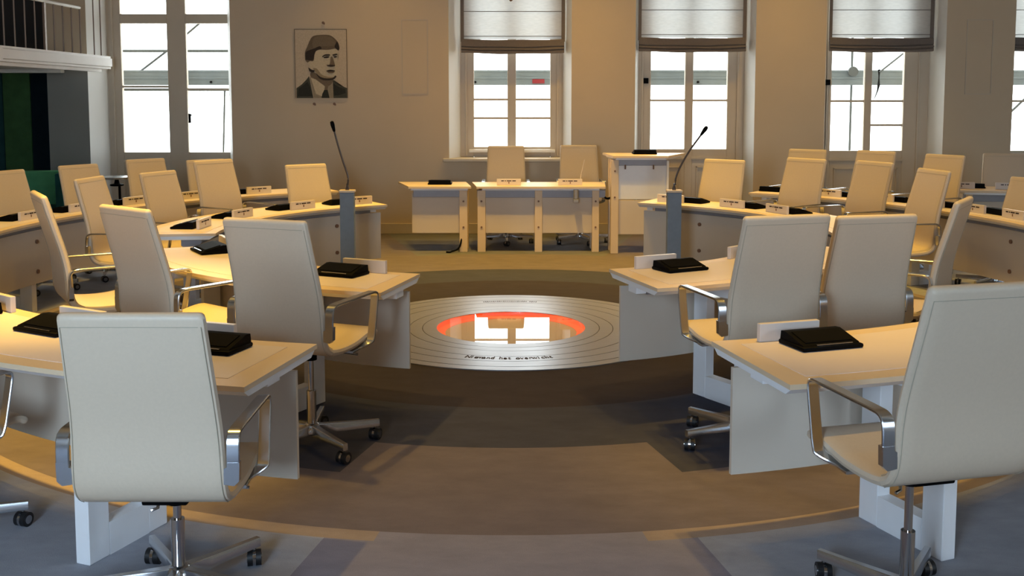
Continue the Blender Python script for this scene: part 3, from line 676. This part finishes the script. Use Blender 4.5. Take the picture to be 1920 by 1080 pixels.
mic_column((650 - 958) / 1943.6 * yc, yc, 'slate column with upright gooseneck microphone at the left of the inner circle', [(0.005, 0.985), (0.006, 1.06), (-0.035, 1.19), (-0.075, 1.33), (-0.10, 1.43)], 0)
mic_column((1265 - 958) / 1943.6 * yc, yc, 'slate column whose gooseneck microphone leans to the right', [(0.01, 0.985), (0.015, 1.05), (0.055, 1.15), (0.13, 1.28), (0.215, 1.40)], 0)

# ------------------------------------------------------------------ office chair
def sweep_slab(bm, path, wid, t, capA=True, capB=True, nx=10):
    """path [(y,z)] centre line, wid half-widths; rounded slab section"""
    n = len(path); P = [Vector((0, y, z)) for y, z in path]
    rings = []
    def section(c, nrm, hw, th):
        r = th / 2; pts = []
        for k in range(5):                      # right edge half circle
            a = -PI / 2 + PI * k / 4; pts.append(c + Vector((hw - r + r * math.cos(a), 0, 0)) + nrm * (r * math.sin(a)))
        for k in range(1, nx): pts.append(c + Vector(((hw - r) * (1 - 2 * k / nx), 0, 0)) + nrm * r)
        for k in range(5):
            a = PI / 2 + PI * k / 4; pts.append(c + Vector((-(hw - r) + r * math.cos(a), 0, 0)) + nrm * (r * math.sin(a)))
        for k in range(1, nx): pts.append(c + Vector(((hw - r) * (-1 + 2 * k / nx), 0, 0)) - nrm * r)
        return pts
    for i in range(n):
        d = (P[min(i + 1, n - 1)] - P[max(i - 1, 0)]).normalized(); nrm = Vector((0, -d.z, d.y))
        segs = [(P[i], wid[i], t)]
        if i == 0 and capA:
            segs = [(P[0] - d * t * .5, wid[0] - .018, t * .25), (P[0] - d * t * .42, wid[0] - .008, t * .66), (P[0] - d * t * .22, wid[0] - .002, t * .92), (P[0], wid[0], t)]
        if i == n - 1 and capB:
            segs = [(P[i], wid[i], t), (P[i] + d * t * .22, wid[i] - .002, t * .92), (P[i] + d * t * .42, wid[i] - .008, t * .66), (P[i] + d * t * .5, wid[i] - .018, t * .25)]
        for c, hw, th in segs: rings.append([bm.verts.new(q) for q in section(c, nrm, hw, th)])
    m = len(rings[0])
    for A, B in zip(rings, rings[1:]):
        for k in range(m): bm.faces.new((A[k], A[(k + 1) % m], B[(k + 1) % m], B[k]))
    bm.faces.new(rings[0][::-1]); bm.faces.new(rings[-1])
def ribbon(bm, path, x0, x1, t):
    """flat band following path (y,z) with thickness t, between x0 and x1 (lists or numbers)"""
    n = len(path); P = [Vector((0, y, z)) for y, z in path]; rings = []
    for i in range(n):
        d = (P[min(i + 1, n - 1)] - P[max(i - 1, 0)]).normalized(); nr = Vector((0, -d.z, d.y)) * (t / 2)
        a = x0[i] if isinstance(x0, list) else x0; b = x1[i] if isinstance(x1, list) else x1; c = 0.003 if b > a else -0.003
        rings.append([bm.verts.new(P[i] + Vector((xx, 0, 0)) + nr * s) for xx, s in ((a, -.5), (a + c, -1), (b - c, -1), (b, -.5), (b, .5), (b - c, 1), (a + c, 1), (a, .5))])
    for A, B in zip(rings, rings[1:]):
        for k in range(8): bm.faces.new((A[k], A[(k + 1) % 8], B[(k + 1) % 8], B[k]))
    bm.faces.new(rings[0][::-1]); bm.faces.new(rings[-1])
SH = 0.665
def make_chair():
    t = thing('office_chair', '', 'chair', (0, 0, 0), 0, 'cream leather swivel chairs of the council chamber')
    back = [(-.362, .640), (-.340, .560), (-.312, .460), (-.284, .360), (-.266, .275), (-.258, .200), (-.255, .130), (-.247, .085), (-.226, .050), (-.190, .028)]
    seat = [(-.190, .028), (-.14, .020), (-.06, .016), (.03, .020), (.11, .034), (.18, .047), (.225, .046), (.25, .034)]
    bw = [.222, .225, .229, .233, .237, .240, .242, .243, .243, .243]
    B2 = smooth_path([(y, z, w_) for (y, z), w_ in zip(back, bw)], 4)
    bm = BM(); sweep_slab(bm, [(p.x, p.y) for p in B2], [p.z for p in B2], .036, True, False)
    bk = obj('backrest', bm, 'leather', t, smooth=True)
    # stitched seam a finger inside the edge, on the rear face
    bm = BM()
    def seam_line(xs_, idx0, side):
        pts = []
        for i, p in enumerate(B2):
            d = (B2[min(i + 1, len(B2) - 1)] - B2[max(i - 1, 0)]); d = Vector((0, d.x, d.y)).normalized(); nr = Vector((0, -d.z, d.y))
            pts.append((Vector((0, p.x, p.y)), nr, p.z))
        return pts
    L_ = seam_line(0, 0, 0)
    for s in (-1, 1):
        for side in (-1,):
            pts = [c + Vector((s * (w_ - .013), 0, 0)) - nr * (.0182 * -side if False else .0182 * side) for c, nr, w_ in L_[1:]]
            tube(bm, pts, 0.0013, 5)
            pts = [c + Vector((s * (w_ - .013), 0, 0)) + nr * (.0182 * side) for c, nr, w_ in L_[1:]]
            tube(bm, pts, 0.0013, 5)
    for sg in (-1, 1):
        c, nr, w_ = L_[1]; tube(bm, [c + Vector((-(w_ - .013), 0, 0)) + nr * (.0182 * sg), c + Vector((w_ - .022, 0, 0)) + nr * (.0182 * sg)], 0.0013, 5)
    obj('seam', bm, 'seam', bk)
    S2 = smooth_path([(y, z, .243) for y, z in seat], 4)
    bm = BM(); sweep_slab(bm, [(p.x, p.y) for p in S2], [p.z - (.012 * max(0, (p.x - .15) / .1)) for p in S2], .036, False, True)
    obj('seat', bm, 'leather', t, smooth=True)
    # armrests: flat polished band looping from the back down to the seat
    arm = smooth_path([(-.262, .150, 0), (-.262, .195, 0), (-.256, .236, 0), (-.235, .254, 0), (-.19, .258, 0), (-.05, .258, 0), (.10, .258, 0), (.150, .256, 0), (.166, .241, 0), (.162, .205, 0), (.143, .110, 0), (.128, .045, 0), (.108, .012, 0), (.06, -.010, 0), (.0, -.014, 0)], 4)
    for s in (-1, 1):
        bm = BM(); path = [(p.x, p.y) for p in arm]
        xo = [s * .286] * len(path); xi = [s * .244] * len(path)
        for i, p in enumerate(path):
            if p[0] < .11 and p[1] < .03: f = min(1, (.115 - p[0]) / .05); xi[i] = s * (.244 - .06 * f); xo[i] = s * (.286 - .05 * f)
        ribbon(bm, path, [min(a, b) for a, b in zip(xi, xo)], [max(a, b) for a, b in zip(xi, xo)], 0.011)
        a = obj('armrest', bm, 'alu', t, smooth=True)
        bm = BM(); prof = [(-.228 * 0 + s * .236, .095), (s * .268, .090), (s * .284, .105), (s * .286, .165), (s * .247, .165), (s * .246, .150), (s * .236, .145)]
        lo = [bm.verts.new((x, -.268, z)) for x, z in prof]; hi = [bm.verts.new((x, -.244, z)) for x, z in prof]
        bm.faces.new(lo); bm.faces.new(hi[::-1])
        for k in range(len(prof)): bm.faces.new((lo[k], hi[k], hi[(k + 1) % len(prof)], lo[(k + 1) % len(prof)]))
        obj('arm_bracket', bm, 'alu', a)
    # tilt mechanism
    bm = BM(); box(bm, -.075, .075, -.13, .11, -.030, -.002, 0.008); cyl(bm, (0, 0, -.045), .030, .05, 20)
    mech = obj('tilt_mechanism', bm, 'black', t, smooth=True)
    bm = BM(); tube(bm, [(.06, .02, -.02), (.20, .04, -.03), (.235, .045, -.033)], 0.006, 8); 
    obj('lever', bm, 'chrome', mech, smooth=True)
    bm = BM(); tube(bm, [(-.05, -.02, -.028), (-.055, -.03, -.075), (-.075, -.035, -.082)], .006, 8)
    obj('lever', bm, 'chrome', mech, smooth=True)
    bm = BM(); cyl(bm, (0, 0, -.14), .0135, .20, 20); obj('piston', bm, 'chrome', t, smooth=True)
    # base
    bm = BM(); cyl(bm, (0, 0, .19), .023, .18, 24); obj('column', bm, 'chrome', t, smooth=True)
    bm = BM(); lathe(bm, [(.030, .060), (.045, .070), (.045, .095), (.034, .112), (.026, .118)], 24); obj('hub', bm, 'alu', t, smooth=True)
    for k in range(5):
        a = 2 * PI * k / 5
        bm = BM()
        sec = [(.03, .017, .060, .112), (.12, .015, .062, .108), (.22, .013, .066, .104), (.325, .012, .068, .101), (.335, .012, .068, .101)]
        rr = []
        for r, hw, zb, zt in sec: rr.append([bm.verts.new(v) for v in ((r, -hw, zb), (r, hw, zb), (r, hw * 1.0, zt - .004), (r, hw * .8, zt), (r, -hw * .8, zt), (r, -hw * 1.0, zt - .004))])
        for A, B in zip(rr, rr[1:]):
            for q in range(6): bm.faces.new((A[q], A[(q + 1) % 6], B[(q + 1) % 6], B[q]))
        bm.faces.new(rr[0][::-1]); bm.faces.new(rr[-1])
        bmesh.ops.rotate(bm, verts=bm.verts, matrix=Matrix.Rotation(a, 3, 'Z'), cent=(0, 0, 0))
        lg = obj('base_leg', bm, 'alu', t, smooth=True)
        bm = BM(); sw = a + (0.9, -0.7, 1.6, 0.4, -1.2)[k]
        for s in (-1, 1):
            cyl(bm, (0, s * .015, .029), .029, .019, 20, 'Y')
        bmesh.ops.rotate(bm, verts=bm.verts, matrix=Matrix.Rotation(sw, 3, 'Z'), cent=(0, 0, 0)); bmesh.ops.translate(bm, verts=bm.verts, vec=(.315 * math.cos(a), .315 * math.sin(a), 0))
        obj('caster', bm, 'rubber', lg, smooth=True)
        bm = BM()
        cyl(bm, (0, 0, .030), .0305, .011, 20, 'Y'); cyl(bm, (0, 0, .065), .007, .03, 10, 'Z')
        for s in (-1, 1): cyl(bm, (0, s * .0252, .029), .017, .003, 16, 'Y')
        bmesh.ops.rotate(bm, verts=bm.verts, matrix=Matrix.Rotation(sw, 3, 'Z'), cent=(0, 0, 0)); bmesh.ops.translate(bm, verts=bm.verts, vec=(.315 * math.cos(a), .315 * math.sin(a), 0))
        obj('caster_hood', bm, 'chrome', lg, smooth=True)
    return t
proto = make_chair(); KIDS[proto.name] = list(proto.children)
UP = ('backrest', 'seat', 'armrest', 'tilt_mechanism', 'piston')
_first = [True]
def place_chair(x, y, yaw, ztop, label, base=30):
    z0 = ztop - 0.652
    if _first[0]: r = proto; r.location = (x, y, 0); r.rotation_euler = (0, 0, math.radians(yaw)); r['label'] = label
    else: r = dup(proto, (x, y, 0), math.radians(yaw), label)
    kids = KIDS[proto.name] if _first[0] else [c for c in r.children]
    for c in kids:
        if c.name.split('.')[0] in UP: c.location.z = z0
        if c.name.split('.')[0] == 'base_leg': c.rotation_euler = (0, 0, math.radians(base - yaw))
    _first[0] = False
    return r
CH = [  # back-top centre x, y, yaw (None = faces the centre), top height, base turn, label
 (-1.13, 3.04, 0, 1.055, 52, 'biggest cream leather swivel chair, seen from behind in the left foreground'),
 (1.395, 2.95, 14, 1.16, 57, 'cream leather swivel chair seen from behind, cut by the right edge in the foreground'),
 (-2.42, 3.58, -30, 1.05, 20, 'swivel chair mostly outside the left edge, only seat front and armrest showing'),
 (-1.105, 4.62, -21, 1.154, 20, 'cream chair seen from behind beside the aisle, left of the floor medallion'),
 (-1.887, 5.04, -39, 1.166, 0, 'cream chair seen obliquely from behind, between the edge-on chair and the aisle chair'),
 (-2.59, 5.66, -58, 1.178, 10, 'cream chair seen edge-on at the left, leaning back with both armrests showing'),
 (-3.226, 7.91, None, 1.097, 40, 'narrow-looking cream chair at the left, turned towards the inner far left desk'),
 (-3.005, 8.80, None, 1.081, 0, 'cream chair behind the left part of the inner far left desk, standing alone'),
 (-2.704, 9.4, None, 1.146, 0, 'cream chair behind the inner far left desk, overlapping another chair back'),
 (-2.014, 10.15, None, 1.06, 0, 'bright yellow-lit cream chair standing alone behind the left slate column'),
 (-3.297, 11.17, None, 1.049, 0, 'cream chair mostly hidden behind another, in the outer far left row'),
 (-3.77, 10.67, None, 1.083, 0, 'cream chair of the outer left row in front of the left glazed door'),
 (-4.199, 10.04, None, 1.062, 0, 'cream chair of the outer left row in front of the shaded grey wall corner'),
 (-4.548, 9.29, None, 1.056, 0, 'cream chair at the left edge of the picture, in front of the green niche'),
 (1.255, 4.68, 16, 1.166, 204, 'cream chair seen from behind right of the medallion, left one of a close pair'),
 (1.786, 5.03, 13, 1.128, 30, 'cream chair seen from behind right of the medallion, right one of a close pair'),
 (2.488, 5.67, 57, 1.144, 100, 'cream chair seen side-on from behind at the right, its back leaning outwards'),
 (3.342, 8.17, None, 1.141, 0, 'greyish-looking cream chair turned sideways at the inner far right desk'),
 (3.135, 8.91, None, 1.16, 0, 'cream chair in the inner far right row, just left of the sideways greyish one'),
 (2.745, 9.61, None, 1.148, 0, 'cream chair in the middle of the inner far right row, overlapping one behind'),
 (2.119, 10.26, None, 1.101, 0, 'cream chair nearest the right slate column, behind the inner far right desk'),
 (3.271, 11.41, None, 1.147, 0, 'cream chair of the outer right row, peeping above another just right of a pier'),
 (3.828, 10.85, None, 1.157, 0, 'cream chair of the outer right row, peeping out below the third glazed door'),
 (4.282, 10.21, None, 1.151, 0, 'orange-lit cream chair of the outer right row against the dark pier'),
 (4.701, 9.35, None, 0.984, 0, 'cream chair at the right edge of the picture, only a sliver showing'),
 (-0.06, 12.64, 180, 1.13, 200, 'left one of the two chairs behind the head table'),
 (0.825, 12.64, 180, 1.14, 215, 'right one of the two chairs behind the head table'),
 (5.62, 11.80, 160, 1.08, 0, 'brown-shaded chair behind the straight desk at the far right'),
]
for x, y, yaw, zt, bt, lab in CH:
    if yaw is None: yaw = math.degrees(math.atan2(x - CX, CY - y))
    a = math.radians(yaw)
    place_chair(x - .362 * math.sin(a), y + .362 * math.cos(a), yaw, zt, lab, bt)

# ------------------------------------------------------------------ microphone units and name holders
def make_unit():
    t = thing('conference_unit', '', 'microphone unit', (0, 0, 0), 0, 'black conference units on the desks')
    bm = BM(); box(bm, -.135, .135, -.095, .08, 0, .018, 0.007)
    prof = [(-.080, .016), (-.075, .022), (.045, .052), (.075, .050), (.080, .016)]
    lo = [bm.verts.new((-.125, y, z)) for y, z in prof]; hi = [bm.verts.new((.125, y, z)) for y, z in prof]
    f1 = bm.faces.new(lo); f2 = bm.faces.new(hi[::-1])
    for k in range(len(prof)): bm.faces.new((lo[k], hi[k], hi[(k + 1) % len(prof)], lo[(k + 1) % len(prof)]))
    obj('housing', bm, 'black', t, smooth=True)
    bm = BM(); m = Matrix.Translation((0, -.083, .021)) @ Matrix.Rotation(math.radians(14), 4, 'X'); box(bm, -.07, .09, -.003, .003, -.002, .003, mtx=m); obj('chrome_strip', bm, 'chrome', t)
    bm = BM(); m = Matrix.Translation((0, -.015, .0385)) @ Matrix.Rotation(math.radians(14.0), 4, 'X'); box(bm, -.105, .105, -.048, .05, -.002, .0022, 0.0008, mtx=m); obj('lid', bm, 'black', t)
    return t
def make_plate():
    t = thing('name_holder', '', 'name plate', (0, 0, 0), 0, 'white name holders on the desks')
    bm = BM(); box(bm, -.135, .135, -.012, .012, 0, .072, 0.002); obj('holder', bm, 'plate', t)
    bm = BM()
    x = -.085
    for wd_ in (.030, .012, .052, .040):
        box(bm, -x - wd_, -x, .0122, .0135, .046, .056); x += wd_ + .010
    obj('name_line', bm, 'ink', t)
    bm = BM(); box(bm, -.007, .005, .0122, .0135, .020, .040); obj('crest', bm, 'crest', t)
    return t
UN = make_unit(); KIDS[UN.name] = list(UN.children); PLT = make_plate(); KIDS[PLT.name] = list(PLT.children)
used = {'u': False, 'p': False}
def put(src, key, x, y, z, yaw, label):
    if not used[key]:
        used[key] = True; src.location = (x, y, z); src.rotation_euler = (0, 0, math.radians(yaw)); src['label'] = label; return src
    return dup(src, (x, y, z), math.radians(yaw), label)
ORD = ['closest to the centre aisle', 'second from the centre aisle', 'third from the centre aisle', 'fourth from the centre aisle', 'fifth from the centre aisle', 'sixth from the centre aisle']
SEATS = {  # desk: [(plate angle or None, unit angle or None)]
 'L1': [(-18.8, -17.2), (-28.8, -29.2), (-38.5, -38.5)], 'L2': [(-22.8, -24.8), (-65.0 + 3, -58.5)],
 'R1': [(17.3, 18.2), (30.4, 30.6)], 'R2': [(25.0, 27.2), (46.0, 46.5)],
 'L3': [(-142.7, -139.5), (-127.6, -125.0), (-108.8, -108.5), (-92.2, -92.5)],
 'L4': [(-138.6, -136.8), (-127.2, None), (-117.9, -117.4), (-108.4, -107.8), (-99.0, -98.6)],
 'R3': [(143.3, 139.6), (128.0, 125.8), (115.6, 114.2)],
 'R4': [(None, 139.2), (129.6, 128.6), (121.2, 119.8), (113.0, 111.6), (106.1, 103.2), (99.2, 96.5)],
}
for k, lst in SEATS.items():
    Ri = D[k][0]; near = k[1] in '12'
    for i, (pa, ua) in enumerate(lst):
        o_ = ORD[i]
        if pa is not None:
            p = pol(pa, Ri + (.05 if near else .17)); put(PLT, 'p', p[0], p[1], .7417 if not near else .7402, pa, 'white name holder on the %s, %s' % (DN[k], o_))
        if ua is not None:
            p = pol(ua, Ri + (.175 if near else .29)); put(UN, 'u', p[0], p[1], .742, ua, 'black conference unit on the %s, %s' % (DN[k], o_))
put(UN, 'u', -0.806, 11.75, .7402, 180, 'black conference unit on the short desk left of the head table')
put(UN, 'u', 1.51, 11.72, 1.0852, 180, 'black conference unit on top of the lectern')
put(PLT, 'p', XP(954, 11.62), 11.60, .7402, 180, 'long white name holder on the left half of the head table')
put(PLT, 'p', XP(1069, 11.62), 11.58, .7402, 180, 'long white name holder on the right half of the head table')
put(PLT, 'p', 4.86, 11.15, .7402, 165, 'white name holder at the left end of the straight desk at the far right')
put(UN, 'u', 5.02, 11.27, .7402, 165, 'black conference unit at the left end of the straight desk at the far right')
put(PLT, 'p', 5.32, 11.03, .7402, 165, 'white name holder in front of the brown-shaded chair at the far right')
# thin upright microphones on the head table
bm = BM(); tube(bm, [(XP(1087, 11.8), 11.8, .742), (XP(1090, 11.8), 11.8, .85), (XP(1096, 11.8), 11.8, 1.02)], .004, 8); cyl(bm, (XP(1087, 11.8), 11.8, .746), .022, .008, 16)
tag(obj('table_microphone', bm, 'plate'), 'thin pale microphone standing on the right half of the head table', 'microphone')

# small round steel table and green armchair near the niche
t = thing('side_tray_table', 'small round steel table with a dark base beside the left glazed door', 'table', (-4.50, 11.8, 0))
bm = BM(); lathe(bm, [(.15, .795), (.17, .80), (.17, .822), (.15, .826)], 28); obj('table_top', bm, 'steel', t, smooth=True)
bm = BM(); lathe(bm, [(.06, .715), (.075, .72), (.075, .735), (.03, .745), (.02, .795)], 18); obj('collar', bm, 'black', t, smooth=True)
bm = BM(); cyl(bm, (0.03, 0, .37), .014, .72, 12); cyl(bm, (0, 0, .01), .16, .02, 28); obj('pole', bm, 'black', t, smooth=True)
t = thing('green_armchair', 'green upholstered bench seat with a high back in the dark niche', 'armchair', (-5.72, 12.55, 0), math.radians(8))
bm = BM(); box(bm, -.27, .23, .12, .24, .30, .83, 0.03); obj('backrest', bm, 'greensofa', t, smooth=True)
bm = BM(); box(bm, -.37, -.28, -.25, .26, .10, .82, 0.02); obj('armrest', bm, 'tealsofa', t, smooth=True)
bm = BM(); box(bm, .24, .33, -.25, .26, .10, .82, 0.02); obj('armrest', bm, 'tealsofa', t, smooth=True)
bm = BM(); box(bm, -.28, .24, -.30, .14, .14, .42, 0.03); obj('seat', bm, 'tealsofa', t, smooth=True)
bm = BM()
for sx in (-.33, .29):
    for sy in (-.22, .22): cyl(bm, (sx, sy, .05), .015, .10, 10)
obj('foot', bm, 'black', t)
bpy.context.view_layer.update()
